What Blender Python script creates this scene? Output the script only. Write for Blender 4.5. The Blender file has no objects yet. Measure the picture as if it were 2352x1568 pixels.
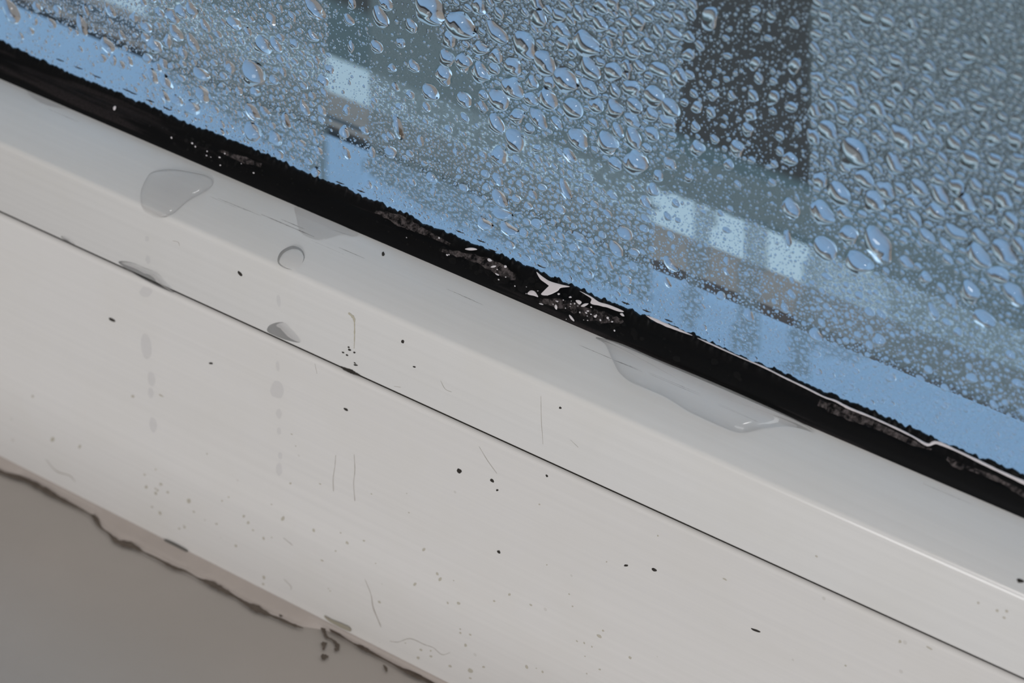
import bpy, math, random
import numpy as np
from mathutils import Vector, Matrix
random.seed(11); rng = np.random.default_rng(11)
S = bpy.context.scene
COL = S.collection

# ------------------------------------------------------------------ camera
# Metres. X runs along the window, Y points outdoors, Z up; the room side of the pane is y = 0.
F, CX, CY = 7500.0, 1176.0, 784.0
def nrm(v):
    v = np.array(v, float); return v / np.linalg.norm(v)
XC = nrm((12476, -5454, 7500)); ZC = nrm((400, 11229, 7500)); YC = np.cross(ZC, XC)
CM = np.array([XC, YC, ZC])
FWD = CM @ np.array([0, 0, -1.0])
CAM = -0.6 * FWD
cd = bpy.data.cameras.new('camera'); cam = bpy.data.objects.new('camera', cd); COL.objects.link(cam)
m4 = Matrix.Identity(4)
for i in range(3):
    for j in range(3): m4[i][j] = CM[i][j]
    m4[i][3] = CAM[i]
cam.matrix_world = m4
cd.sensor_width = 36.0; cd.lens = F / 2352 * 36; cd.clip_start = 0.01; cd.clip_end = 200
cd.dof.use_dof = True; cd.dof.focus_distance = 0.588; cd.dof.aperture_fstop = 25.0
S.camera = cam

# ------------------------------------------------------------------ world, lights, exposure
W = bpy.data.worlds.new('sky'); S.world = W; W.use_nodes = True
nt = W.node_tree; nt.nodes.clear()
wo = nt.nodes.new('ShaderNodeOutputWorld'); bg = nt.nodes.new('ShaderNodeBackground')
tc = nt.nodes.new('ShaderNodeTexCoord'); sx = nt.nodes.new('ShaderNodeSeparateXYZ'); rp = nt.nodes.new('ShaderNodeValToRGB')
nt.links.new(tc.outputs['Generated'], sx.inputs[0]); nt.links.new(sx.outputs['Z'], rp.inputs[0])
cr = rp.color_ramp
cr.elements[0].position = 0.0; cr.elements[0].color = (0.26, 0.39, 0.53, 1)
cr.elements[1].position = 1.0; cr.elements[1].color = (0.76, 1.15, 1.60, 1)
e = cr.elements.new(0.25); e.color = (0.30, 0.45, 0.63, 1)
nt.links.new(rp.outputs[0], bg.inputs[0]); bg.inputs[1].default_value = 1.0
nt.links.new(bg.outputs[0], wo.inputs[0])

def area(name, loc, to, sx_, sy_, power, col):
    l = bpy.data.lights.new(name, 'AREA'); l.shape = 'RECTANGLE'; l.size = sx_; l.size_y = sy_
    l.energy = power; l.color = col
    o = bpy.data.objects.new(name, l); COL.objects.link(o); o.location = loc
    o.rotation_euler = (Vector(to) - Vector(loc)).to_track_quat('-Z', 'Y').to_euler()
    return o
area('room_lamp', (0.45, -1.05, 1.0), (0, 0, 0), 0.25, 0.18, 3.9, (1.0, 0.97, 0.96))
area('side_window_daylight', (0.55, -2.6, 0.06), (0, 0, 0.03), 1.2, 1.0, 30, (0.98, 0.985, 1.0))

S.view_settings.view_transform = 'Standard'; S.view_settings.look = 'None'
S.view_settings.exposure = 0.0; S.view_settings.gamma = 1.0; S.view_settings.use_curve_mapping = False
S.cycles.max_bounces = 16; S.cycles.transparent_max_bounces = 24; S.cycles.transmission_bounces = 14
S.cycles.diffuse_bounces = 3; S.cycles.glossy_bounces = 4
S.cycles.sample_clamp_indirect = 4.0
S.cycles.use_denoising = True
S.cycles.caustics_reflective = False; S.cycles.caustics_refractive = True

# ------------------------------------------------------------------ ray helpers
def ray(px, py): return CM @ np.array([(px - CX) / F, -(py - CY) / F, -1.0])
def hit(px, py, P, N):
    d = ray(px, py); t = np.dot(np.array(P) - CAM, N) / np.dot(d, N); return CAM + t * d
def zl(i, y):
    d = ray(0, i); t = (y - CAM[1]) / d[1]; return float((CAM + t * d)[2])

# ------------------------------------------------------------------ materials
def mat(name):
    m = bpy.data.materials.new(name); m.use_nodes = True; n = m.node_tree; n.nodes.clear()
    o = n.nodes.new('ShaderNodeOutputMaterial'); return m, n, o
def N(n, t, **k):
    x = n.nodes.new(t)
    for a, b in k.items(): setattr(x, a, b)
    return x
def L(n, a, b): n.links.new(a, b)
def coords(n, scale=(1, 1, 1), rot=(0, 0, 0)):
    g = N(n, 'ShaderNodeNewGeometry'); mp = N(n, 'ShaderNodeMapping')
    L(n, g.outputs['Position'], mp.inputs['Vector']); mp.inputs['Scale'].default_value = scale; mp.inputs['Rotation'].default_value = rot
    return mp.outputs[0]
def noise(n, vec, scale, detail=3, rough=0.5, dist=0.0):
    t = N(n, 'ShaderNodeTexNoise'); L(n, vec, t.inputs['Vector'])
    t.inputs['Scale'].default_value = scale; t.inputs['Detail'].default_value = detail
    t.inputs['Roughness'].default_value = rough; t.inputs['Distortion'].default_value = dist
    return t.outputs['Fac']
def ramp(n, fac, stops):
    r = N(n, 'ShaderNodeValToRGB'); L(n, fac, r.inputs[0]); c = r.color_ramp
    c.elements[0].position, c.elements[0].color = stops[0][0], (*stops[0][1], 1)
    c.elements[1].position, c.elements[1].color = stops[-1][0], (*stops[-1][1], 1)
    for p, k in stops[1:-1]:
        e = c.elements.new(p); e.color = (*k, 1)
    return r.outputs[0]
def mixc(n, fac, a, b, mode='MIX'):
    m = N(n, 'ShaderNodeMix', data_type='RGBA', blend_type=mode)
    if isinstance(fac, (int, float)): m.inputs[0].default_value = fac
    else: L(n, fac, m.inputs[0])
    for v, i in ((a, 6), (b, 7)):
        if isinstance(v, tuple): m.inputs[i].default_value = (*v, 1)
        else: L(n, v, m.inputs[i])
    return m.outputs[2]
def bsdf(n, o, col, rough, bump=None, bstr=0.1, bdist=0.0002, spec=0.5):
    b = N(n, 'ShaderNodeBsdfPrincipled')
    if isinstance(col, tuple): b.inputs['Base Color'].default_value = (*col, 1)
    else: L(n, col, b.inputs['Base Color'])
    if isinstance(rough, (int, float)): b.inputs['Roughness'].default_value = rough
    else: L(n, rough, b.inputs['Roughness'])
    b.inputs['Specular IOR Level'].default_value = spec
    if bump is not None:
        k = N(n, 'ShaderNodeBump'); L(n, bump, k.inputs['Height']); k.inputs['Strength'].default_value = bstr; k.inputs['Distance'].default_value = bdist
        L(n, k.outputs[0], b.inputs['Normal'])
    L(n, b.outputs[0], o.inputs[0]); return b

def upvc(name, base, streak=0.04, spots=True, rough=0.28):
    m, n, o = mat(name)
    st = noise(n, coords(n, (9, 900, 900)), 1.0, 3, 0.6)               # fine lines drawn along the extrusion
    c = mixc(n, ramp(n, st, [(0.35, (0, 0, 0)), (0.8, (1, 1, 1))]), base, tuple(x * (1 - streak) for x in base))
    blot = noise(n, coords(n), 45, 3, 0.6)
    c = mixc(n, ramp(n, blot, [(0.45, (0, 0, 0)), (0.75, (0.35, 0.35, 0.35))]), c, tuple(x * y for x, y in zip(base, (0.93, 0.92, 0.88))))
    if spots:
        sp = N(n, 'ShaderNodeTexVoronoi', feature='F1'); L(n, coords(n), sp.inputs['Vector']); sp.inputs['Scale'].default_value = 190
        sel = N(n, 'ShaderNodeSeparateColor'); L(n, sp.outputs['Color'], sel.inputs[0])
        thr = N(n, 'ShaderNodeMath', operation='MULTIPLY'); L(n, sel.outputs[0], thr.inputs[0]); thr.inputs[1].default_value = 0.14
        th2 = N(n, 'ShaderNodeMath', operation='SUBTRACT'); L(n, thr.outputs[0], th2.inputs[0]); th2.inputs[1].default_value = 0.055
        lt = N(n, 'ShaderNodeMath', operation='LESS_THAN'); L(n, sp.outputs['Distance'], lt.inputs[0]); L(n, th2.outputs[0], lt.inputs[1])
        k = N(n, 'ShaderNodeMath', operation='MULTIPLY'); L(n, lt.outputs[0], k.inputs[0]); k.inputs[1].default_value = 0.22
        c = mixc(n, k.outputs[0], c, (0.33, 0.30, 0.24))
    bsdf(n, o, c, rough, st, 0.05, 0.0001)
    return m
M_BEAD = upvc('white_upvc_bead', (0.78, 0.775, 0.765), 0.05, False, 0.22)
M_FRAME = upvc('white_upvc_frame', (0.78, 0.765, 0.75), 0.05, True, 0.3)

def gasket_mat():
    m, n, o = mat('wet_black_rubber')
    p = coords(n, (14, 260, 260))
    a = noise(n, p, 1.0, 4, 0.65)
    fine = noise(n, coords(n), 2600, 2, 0.6)
    film = ramp(n, a, [(0.56, (0, 0, 0)), (0.64, (1, 1, 1))])
    fl = N(n, 'ShaderNodeMath', operation='MULTIPLY'); L(n, film, fl.inputs[0]); L(n, fine, fl.inputs[1])
    col = mixc(n, fl.outputs[0], (0.0025, 0.0028, 0.0035), (0.03, 0.025, 0.026))   # limescale film on the rubber
    bsdf(n, o, col, 0.42, fine, 0.25, 0.0001, 0.15)
    return m
M_GASK = gasket_mat()

def simple(name, col, rough=0.6, spec=0.5, nscale=None, namt=0.15, bump=0.1):
    m, n, o = mat(name)
    if nscale:
        f = noise(n, coords(n), nscale, 4, 0.6)
        bsdf(n, o, mixc(n, f, tuple(c * (1 - namt) for c in col), tuple(min(1, c * (1 + namt)) for c in col)), rough, f, bump, 0.0005, spec)
    else: bsdf(n, o, col, rough, spec=spec)
    return m
def sill_mat():
    m, n, o = mat('painted_sill')
    f = noise(n, coords(n), 30, 4, 0.6); g = noise(n, coords(n), 9, 3, 0.5)
    c = mixc(n, f, (0.40, 0.355, 0.325), (0.56, 0.515, 0.48))
    c = mixc(n, ramp(n, g, [(0.4, (0, 0, 0)), (0.65, (1, 1, 1))]), c, (0.46, 0.43, 0.40))
    # mould spots
    sp = N(n, 'ShaderNodeTexVoronoi'); L(n, coords(n), sp.inputs['Vector']); sp.inputs['Scale'].default_value = 110
    sc = N(n, 'ShaderNodeSeparateColor'); L(n, sp.outputs['Color'], sc.inputs[0])
    t = N(n, 'ShaderNodeMath', operation='MULTIPLY_ADD'); L(n, sc.outputs[1], t.inputs[0]); t.inputs[1].default_value = 0.35; t.inputs[2].default_value = -0.2
    d = N(n, 'ShaderNodeMath', operation='SUBTRACT'); L(n, t.outputs[0], d.inputs[0]); L(n, sp.outputs['Distance'], d.inputs[1])
    c = mixc(n, ramp(n, d.outputs[0], [(0.0, (0, 0, 0)), (0.1, (0.6, 0.6, 0.6))]), c, (0.2, 0.17, 0.13))
    bsdf(n, o, c, 0.5, f, 0.15, 0.0006)
    return m
M_SILL = sill_mat()
M_CAULK = simple('old_caulk', (0.50, 0.445, 0.41), 0.55, 0.4, 120, 0.1, 0.2)
M_CRACK = simple('grime', (0.15, 0.125, 0.105), 0.9, 0.1, 400, 0.5, 0.3)
M_STAIN = simple('stain', (0.52, 0.49, 0.42), 0.6, 0.3)
M_DIRT_REFL = simple('dark_dirt_reflection', (0.03, 0.026, 0.022), 0.7, 0.3)  # dirt specks, also dark dashes painted for reflections on the glass
M_SCR = simple('scratch_grime', (0.20, 0.19, 0.19), 0.7, 0.2)
M_FAINT = simple('faint_grime', (0.47, 0.44, 0.40), 0.7, 0.2)
M_GLINT = simple('white_glint', (0.70, 0.66, 0.68), 0.3, 0.5)  # diffuse white painted in place of reflections in the water film
M_DARKGAP = simple('gap_dark', (0.02, 0.018, 0.015), 0.9, 0.1)
M_WALL = simple('room_paint', (0.62, 0.60, 0.57), 0.8)
M_FLOOR = simple('room_floor', (0.30, 0.24, 0.19), 0.7)
M_XRAIL = simple('outer_pale_blue_upvc', (0.47, 0.60, 0.76), 0.25, 0.5, 60, 0.04, 0.03)  # pale blue-grey base colour
M_XBRICK = simple('brown_render', (0.42, 0.30, 0.23), 0.8, 0.3, 40, 0.35, 0.3)
M_XLEDGE = simple('pale_ledge', (0.92, 0.88, 0.80), 0.6, 0.4, 60, 0.05, 0.1)
M_XPATH = simple('grey_green_paving', (0.125, 0.14, 0.12), 0.8, 0.3, 14, 0.2, 0.2)
M_XGROUND = simple('dark_ground', (0.07, 0.05, 0.038), 0.9, 0.2, 8, 0.3, 0.2)

def water_mat():
    m, n, o = mat('water_drop')
    b = N(n, 'ShaderNodeBsdfGlass'); b.inputs['IOR'].default_value = 1.333; b.inputs['Roughness'].default_value = 0.0
    b.inputs['Color'].default_value = (1, 1, 1, 1); L(n, b.outputs[0], o.inputs[0]); return m
M_WATER = water_mat()
def film_mat(name, tint, ior=1.333, spec=1.0):
    m, n, o = mat(name)
    tr = N(n, 'ShaderNodeBsdfTransparent'); tr.inputs[0].default_value = (*tint, 1)
    gl = N(n, 'ShaderNodeBsdfGlossy'); gl.inputs['Roughness'].default_value = 0.02
    fr = N(n, 'ShaderNodeFresnel'); fr.inputs['IOR'].default_value = ior
    ge = N(n, 'ShaderNodeNewGeometry'); ff = N(n, 'ShaderNodeMath', operation='SUBTRACT'); ff.inputs[0].default_value = 1.0; L(n, ge.outputs['Backfacing'], ff.inputs[1])
    fk = N(n, 'ShaderNodeMath', operation='MULTIPLY'); L(n, fr.outputs[0], fk.inputs[0]); L(n, ff.outputs[0], fk.inputs[1])   # reflect only where light enters
    mx = N(n, 'ShaderNodeMixShader'); L(n, fk.outputs[0], mx.inputs[0]); L(n, tr.outputs[0], mx.inputs[1]); L(n, gl.outputs[0], mx.inputs[2])
    L(n, mx.outputs[0], o.inputs[0]); return m
M_PUD = film_mat('shallow_water', (0.985, 0.985, 0.988))
def puddle_mat():
    m, n, o = mat('puddle_water')
    b = N(n, 'ShaderNodeBsdfRefraction'); b.inputs['IOR'].default_value = 1.333; b.inputs['Roughness'].default_value = 0.0
    tr = N(n, 'ShaderNodeBsdfTransparent'); tr.inputs[0].default_value = (0.985, 0.985, 0.988, 1)
    gl = N(n, 'ShaderNodeBsdfGlossy'); gl.inputs['Roughness'].default_value = 0.03
    mx = N(n, 'ShaderNodeMixShader'); mx.inputs[0].default_value = 0.45
    L(n, tr.outputs[0], mx.inputs[1]); L(n, b.outputs[0], mx.inputs[2])
    fr = N(n, 'ShaderNodeFresnel'); fr.inputs['IOR'].default_value = 1.333
    ge = N(n, 'ShaderNodeNewGeometry'); ff = N(n, 'ShaderNodeMath', operation='SUBTRACT'); ff.inputs[0].default_value = 1.0; L(n, ge.outputs['Backfacing'], ff.inputs[1])
    fk = N(n, 'ShaderNodeMath', operation='MULTIPLY'); L(n, fr.outputs[0], fk.inputs[0]); L(n, ff.outputs[0], fk.inputs[1])
    m2 = N(n, 'ShaderNodeMixShader'); L(n, fk.outputs[0], m2.inputs[0]); L(n, mx.outputs[0], m2.inputs[1]); L(n, gl.outputs[0], m2.inputs[2])
    L(n, m2.outputs[0], o.inputs[0]); return m
M_PUDDLE = puddle_mat()
M_PANE = film_mat('pane_glass', (0.97, 0.985, 0.98), 1.3)
def mist_mat():
    m, n, o = mat('fine_mist')
    at = N(n, 'ShaderNodeAttribute'); at.attribute_name = 'mist'
    v = N(n, 'ShaderNodeTexVoronoi'); L(n, coords(n), v.inputs['Vector']); v.inputs['Scale'].default_value = 4200
    r = ramp(n, v.outputs['Distance'], [(0.1, (1, 1, 1)), (0.75, (0.88, 0.88, 0.88))])
    f = N(n, 'ShaderNodeMath', operation='MULTIPLY'); L(n, at.outputs['Fac'], f.inputs[0]); L(n, r, f.inputs[1])
    tr = N(n, 'ShaderNodeBsdfTransparent'); tl = N(n, 'ShaderNodeBsdfTranslucent'); tl.inputs[0].default_value = (0.37, 0.335, 0.28, 1)
    mx = N(n, 'ShaderNodeMixShader'); L(n, f.outputs[0], mx.inputs[0]); L(n, tr.outputs[0], mx.inputs[1]); L(n, tl.outputs[0], mx.inputs[2])
    L(n, mx.outputs[0], o.inputs[0]); return m
M_MIST = mist_mat()

# ------------------------------------------------------------------ object helpers
def link(name, me, m, parent=None, **props):
    o = bpy.data.objects.new(name, me); COL.objects.link(o)
    if m is not None: me.materials.append(m)
    if parent is not None: o.parent = parent
    for k, v in props.items(): o[k] = v
    return o
def mesh(verts, faces, smooth=False):
    me = bpy.data.meshes.new('m'); me.from_pydata([tuple(map(float, v)) for v in verts], [], faces); me.update()
    if smooth: me.polygons.foreach_set('use_smooth', [True] * len(faces))
    return me
def extrude(profile, x0, x1, n=1, wob=None, closed=True, smooth=False):
    """profile = [(y, z)...] run along X; wob(x, k, y, z) may move a point"""
    xs = np.linspace(x0, x1, n + 1); V = []; Fc = []; K = len(profile)
    for x in xs:
        for k, (y, z) in enumerate(profile):
            if wob: y, z = wob(x, k, y, z)
            V.append((x, y, z))
    for i in range(n):
        for k in range(K if closed else K - 1):
            a = i * K + k; b = i * K + (k + 1) % K
            Fc.append((a, b, b + K, a + K))
    if closed: Fc.append(tuple(range(K - 1, -1, -1))); Fc.append(tuple(n * K + k for k in range(K)))
    return mesh(V, Fc, smooth)
def box(x0, x1, y0, y1, z0, z1):
    return extrude([(y0, z0), (y1, z0), (y1, z1), (y0, z1)], x0, x1)
def arc(cy, cz, r, a0, a1, n=8):
    return [(cy + r * math.cos(math.radians(a0 + (a1 - a0) * i / n)), cz + r * math.sin(math.radians(a0 + (a1 - a0) * i / n))) for i in range(n + 1)]

# ------------------------------------------------------------------ large structure
X0, X1 = -0.42, 0.42
YF = -0.0155                                   # front face of bead and frame
z_gt = zl(99, 0); z_gb = zl(180, -0.004); z_cr = zl(332, YF); z_gr = zl(486, YF); z_bt = zl(1055, YF)
win = link('window_1', None, None, kind='structure', label='white plastic window with black rubber seal and misted pane', category='window')

# frame rail below the groove
fr = [(YF + 0.0025, z_gr - 0.00085)] + arc(YF + 0.0011, z_gr - 0.00085 - 0.0011, 0.0011, 90, 180, 6) + [(YF, z_bt - 0.004), (0.03, z_bt - 0.004), (0.03, z_gr - 0.00085)]
link('frame_rail', extrude(fr, X0, X1, 1, smooth=False), M_FRAME, win)
# dark groove filler behind
link('groove', box(X0, X1, YF + 0.0009, 0.010, z_gr - 0.0010, z_gr + 0.0010), M_DARKGAP, win, label='thin dark line between bead and frame')
# glazing bead: sloping top, rounded nose, upright face
sl = (z_gb - z_cr) / (abs(YF) - 0.004); ang = math.degrees(math.atan(sl)); R = 0.0015
nose = arc(YF + R, z_cr - R * math.tan(math.radians((90 - ang) / 2)) * 0.9, R, 90 + ang, 180, 10)
bead = [(0.0, z_gb - 0.006), (-0.0035, z_gb + 0.0004 * 0), (-0.004, z_gb)] + nose + arc(YF + 0.0004, z_gr + 0.0004, 0.0004, 180, 250, 4) + [(YF + 0.004, z_gr), (0.0, z_gr)]
bm = extrude(bead, X0, X1, 1)
for p in bm.polygons: p.use_smooth = len(p.vertices) == 4
o = link('glazing_bead', bm, M_BEAD, win, label='white bead with sloping top and rounded nose')
# rubber gasket with a slightly ragged, wet top edge
def ns(x, f, s): return math.sin(x * f + s) * 0.5 + math.sin(x * f * 2.3 + s * 1.7) * 0.3 + math.sin(x * f * 5.1 + s * 0.6) * 0.2
jag = np.random.default_rng(3).normal(0, 1, 3601)
jag = np.convolve(jag, [.2, .6, .9, .6, .2], 'same')
def gw(x, k, y, z):
    t = 1.0 if k in (1, 2, 3) else 0.0
    return y, z + t * (0.00022 * ns(x, 190, 1) + 0.00016 * ns(x, 1900, 2) + 0.00013 * (jag[int((x - X0) / (X1 - X0) * 3600) % 3601] if k < 3 else 0) + 0.0002 * ns(x, 60, 5) + 0.0007 * min(1.0, max(0.0, (-0.108 - x) / 0.02)))
H = z_gt - z_gb
gk = [(0.0, z_gb - 0.003), (0.0, z_gt + 0.0001), (-0.00035, z_gt), (-0.0009, z_gt - 0.0006), (-0.0012, z_gt - H * 0.28), (-0.0020, z_gt - H * 0.36), (-0.0030, z_gt - H * 0.52), (-0.0037, z_gt - H * 0.72), (-0.0040, z_gt - H * 0.90), (-0.0041, z_gb - 0.0004), (-0.003, z_gb - 0.003)]
gm = extrude(gk, X0, X1, 3600, gw); 
for p in gm.polygons: p.use_smooth = len(p.vertices) == 4
link('rubber_gasket', gm, M_GASK, win, label='wet black rubber seal along the foot of the pane')
# pane
link('glass_pane', box(X0, X1, 0.00002, 0.00402, z_gb - 0.004, 0.62), M_PANE, win, label='clear pane running with condensation')
# outer rail
zr = zl(-10, 0.06)
link('outer_rail', extrude([(0.0045, 0.0015), (0.058, zr + 0.0006), (0.0602, zr - 0.0012), (0.0602, z_bt), (0.031, z_bt), (0.031, -0.006), (0.0045, -0.006)], X0, X1), M_XRAIL, win, label='pale blue-grey outer rail')

# sill and caulk
z_s = z_bt
link('trim_1', box(-0.8, 0.8, -0.17, YF + 0.030, z_s - 0.025, z_s - 0.0006), M_SILL, kind='structure', label='painted greyish brown inner sill below the window')
# wall around the opening and the room
Zf, Zc_ = -0.95, 1.55
wl = [('wall_window_side', (-1.9, -0.42, 0.0, 0.12, Zf, Zc_)), ]
def wallobj(name, *b): link(name, box(*b), M_WALL, kind='structure')
wallobj('wall_front_left', -1.9, X0, 0.0, 0.1, Zf, Zc_)
wallobj('wall_front_right', X1, 2.1, 0.0, 0.1, Zf, Zc_)
wallobj('wall_front_below', X0, X1, YF + 0.03, 0.06, Zf, z_s - 0.0256)
wallobj('wall_front_above', X0, X1, 0.0, 0.1, 0.62, Zc_)
wallobj('wall_left', -2.0, -1.9, -3.1, 0.1, Zf, Zc_)
wallobj('wall_right', 2.1, 2.2, -3.1, 0.1, Zf, Zc_)
wallobj('wall_back', -2.0, 2.2, -3.2, -3.1, Zf, Zc_)
link('floor', box(-2.0, 2.2, -3.2, 0.1, Zf - 0.05, Zf), M_FLOOR, kind='structure')
link('ceiling', box(-2.0, 2.2, -3.2, 0.1, Zc_, Zc_ + 0.05), M_WALL, kind='structure')
# outdoors, stepping down and away from the window
def step(name, m, i0, y0, i1, y1, depth, label):
    za, zb = zl(i0, y0), zl(i1, y1)
    link(name, extrude([(y0, za), (y1, zb), (y1, zb - depth), (y0, za - depth)], -1.6, 1.6), m, kind='structure', label=label)
step('trim_2', M_XBRICK, -24, 0.074, -96, 0.112, 0.10, 'brown brick sill outside the window')
def xat(px, py, y):
    d = ray(px, py); return float((CAM + d * (y - CAM[1]) / d[1])[0])
for nm, ia, ya, ib, yb, xa, xb in (('trim_7', -14, 0.0725, -46, 0.0835, -1.6, xat(1120, 455, 0.08)), ('trim_8', -40, 0.084, -76, 0.097, -1.6, xat(335, 70, 0.09))):
    link(nm, extrude([(ya, zl(ia, ya)), (yb, zl(ib, yb)), (yb, zl(ib, yb) - 0.02), (ya, zl(ia, ya) - 0.02)], xa, xb), simple('dark_gap_strip', (0.085, 0.085, 0.088), 0.7, 0.3, 60, 0.3), kind='structure', label='added dark strip for the shadow gap by the brown sill outdoors')  # dark strips added to thicken the shadow gap on the left
step('trim_3', M_XLEDGE, -90, 0.1135, -174, 0.162, 0.30, 'pale ledge beyond the brown sill')
step('trim_4', M_XPATH, -170, 0.164, -295, 0.36, 0.40, 'grey green paving beyond the pale ledge')
step('trim_6', M_XGROUND, -295, 0.362, -905, 0.86, 0.5, 'dark flat roof edge beyond the paving')

# ------------------------------------------------------------------ grime lines: ribbons laid on a surface, traced
EX = np.array([1.0, 0, 0]); 
nb = nrm((0, -sl, 1.0)); 
PL = {'slope': (np.array([0, YF, z_cr]), nb), 'face': (np.array([0, YF, 0.0]), np.array([0, -1.0, 0])),
      'sill': (np.array([0, 0, z_s - 0.0006]), np.array([0, 0, 1.0]))}
# gasket mid surface (approximate chord)
gn = nrm((0, -(H), 0.0041)); gn = nrm((0, -H, 0.0036)); PL['gasket'] = (np.array([0, -0.0030, z_gt - H * 0.52]), gn)
PL['glass'] = (np.array([0, 0, 0.0]), np.array([0, -1.0, 0]))
def on(px, py, s, lift=0.0):
    P, Nn = PL[s]; return hit(px, py, P + Nn * lift, Nn)
def catmull(pts, k=6, closed=False):
    P = [np.array(p, float) for p in pts]; out = []; n = len(P)
    for i in range(n if closed else n - 1):
        p0 = P[(i - 1) % n] if closed or i > 0 else P[i]; p1 = P[i]; p2 = P[(i + 1) % n]; p3 = P[(i + 2) % n] if closed or i + 2 < n else P[i + 1]
        for j in range(k):
            t = j / k
            out.append(0.5 * ((2 * p1) + (-p0 + p2) * t + (2 * p0 - 5 * p1 + 4 * p2 - p3) * t * t + (-p0 + 3 * p1 - 3 * p2 + p3) * t ** 3))
    if not closed: out.append(P[-1])
    return out
def ribbon(pts, s, lift=0.00006, k=5, jit=0.25, thick=0.00005):
    """pts = [(px, py, width px)]; returns verts, faces of a low ridge"""
    c = catmull(pts, k); V = []; Fc = []
    for i, p in enumerate(c):
        q = c[min(i + 1, len(c) - 1)] if i < len(c) - 1 else p; r = c[i - 1] if i else p
        d = np.array([q[0] - r[0], q[1] - r[1]]); d /= (np.linalg.norm(d) + 1e-9); nn = np.array([-d[1], d[0]])
        w = max(0.2, p[2]) * 0.5 * (1 + random.uniform(-jit, jit))
        for u, l in ((-1, 0.00001), (0, thick), (1, 0.00001)):
            V.append(on(p[0] + nn[0] * w * u, p[1] + nn[1] * w * u, s, lift + l))
        if i:
            a = (i - 1) * 3
            Fc += [(a, a + 1, a + 4, a + 3), (a + 1, a + 2, a + 5, a + 4)]
    return V, Fc
def merge(parts):
    V = []; Fc = []
    for v, f in parts:
        b = len(V); V += list(v); Fc += [tuple(i + b for i in q) for q in f]
    return V, Fc
def blobdome(outline, s, h, lift=0.0, rings=4, k=6, power=2.0, seg=None):
    """traced outline (px) laid on a surface as a low dome"""
    c = catmull(outline, k, True) if k > 1 else [np.array(p, float) for p in outline]
    P3 = np.array([on(p[0], p[1], s, lift) for p in c]); cen = P3.mean(0); Nn = PL[s][1]
    V = []; Fc = []; n = len(c)
    fr_ = [1.0, 0.985, 0.95, 0.88, 0.75, 0.5, 0.2][:rings + 3]
    for f in fr_:
        hh = h * (1 - f ** (power * 2)) ** 0.5
        for p in P3: V.append(cen + (p - cen) * f + Nn * hh)
    V.append(cen + Nn * h)
    for r in range(len(fr_) - 1):
        for i in range(n):
            a = r * n + i; b = r * n + (i + 1) % n
            Fc.append((a, b, b + n, a + n))
    t = (len(fr_) - 1) * n
    for i in range(n): Fc.append((t + i, t + (i + 1) % n, len(V) - 1))
    b0 = len(V)                                 # flat underside
    for p in P3: V.append(p)
    Fc.append(tuple(range(b0 + n - 1, b0 - 1, -1)))
    return V, Fc
def smooth_mesh(VF):
    me = mesh(VF[0], VF[1]); me.polygons.foreach_set('use_smooth', [len(p.vertices) < 5 for p in me.polygons])
    return me

#CAULK
def rowx(i, x, extra=0): return i + extra + (i + 4670) / 11300.0 * x
crack = [(-60, 1040, 8), (0, 1082, 7), (55, 1100, 14), (95, 1120, 14), (130, 1140, 9), (175, 1163, 9), (205, 1180, 8), (218, 1188, 12), (232, 1211, 6), (250, 1225, 9), (270, 1243, 12), (305, 1253, 10), (330, 1268, 5), (360, 1282, 7), (400, 1303, 8), (425, 1311, 9), (455, 1328, 9), (482, 1338, 13), (510, 1353, 13), (540, 1370, 11), (570, 1388, 9), (592, 1398, 13), (620, 1412, 10), (645, 1422, 10), (672, 1434, 8), (697, 1442, 3)]
crack2 = [(652, 1389, 4), (680, 1396, 9), (710, 1413, 8), (745, 1430, 9), (762, 1442, 12), (778, 1456, 9), (810, 1476, 8), (832, 1487, 12), (860, 1502, 7), (895, 1520, 7), (925, 1537, 7), (955, 1550, 10), (985, 1565, 9), (1060, 1605, 8)]
ck_out = [(-300, 935)] + [(x, y - 3) for x, y, w in crack[1:]] + [(740, 1446)] + [(x, y) for x, y, w in crack2[5:]] + [(1400, 1790)]
# caulk strip: from the frame foot to the crack
def strip():
    V = []; Fc = []; top = []; bot = []
    for x, y in catmull(ck_out, 4): 
        top.append(on(x, 0, 'sill') if False else None); bot.append((x, y))
    for i, (x, y) in enumerate(bot):
        b = on(x, y, 'sill', 0.0); xw = b[0]
        hh = 0.0011
        for t, (yy, zz) in enumerate([(YF - 0.00002, z_s + 0.0010), (YF - 0.0010, z_s + 0.0006), (YF + (b[1] - YF) * 0.55, z_s + 0.0002), (YF + (b[1] - YF) * 0.9, z_s - 0.0002), (b[1], z_s - 0.00075)]):
            V.append((xw, yy, zz))
        if i:
            for t in range(4):
                a = (i - 1) * 5 + t; Fc.append((a, a + 1, a + 6, a + 5))
    return V, Fc
link('trim_5', smooth_mesh(strip()), M_CAULK, kind='structure', label='old cream caulk strip sealing frame to sill')
bpy_trim = bpy.data.objects['trim_5']
def rib(name, pts, s, m, parent=None, lift=0.00006, jit=0.25, thick=0.00005, **pr):
    return link(name, smooth_mesh(ribbon(pts, s, lift, 5, jit, thick)), m, parent, **pr)
for pts in (crack, crack2): rib('crack', [(x, y, w * (0.78 + 0.3 * math.sin(i * 1.9) + 0.2 * math.sin(i * 0.7))) for i, (x, y, w) in enumerate(pts)], 'sill', M_CRACK, bpy_trim, 0.0005, 0.2, label='dark mouldy crack along the caulk')
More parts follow.
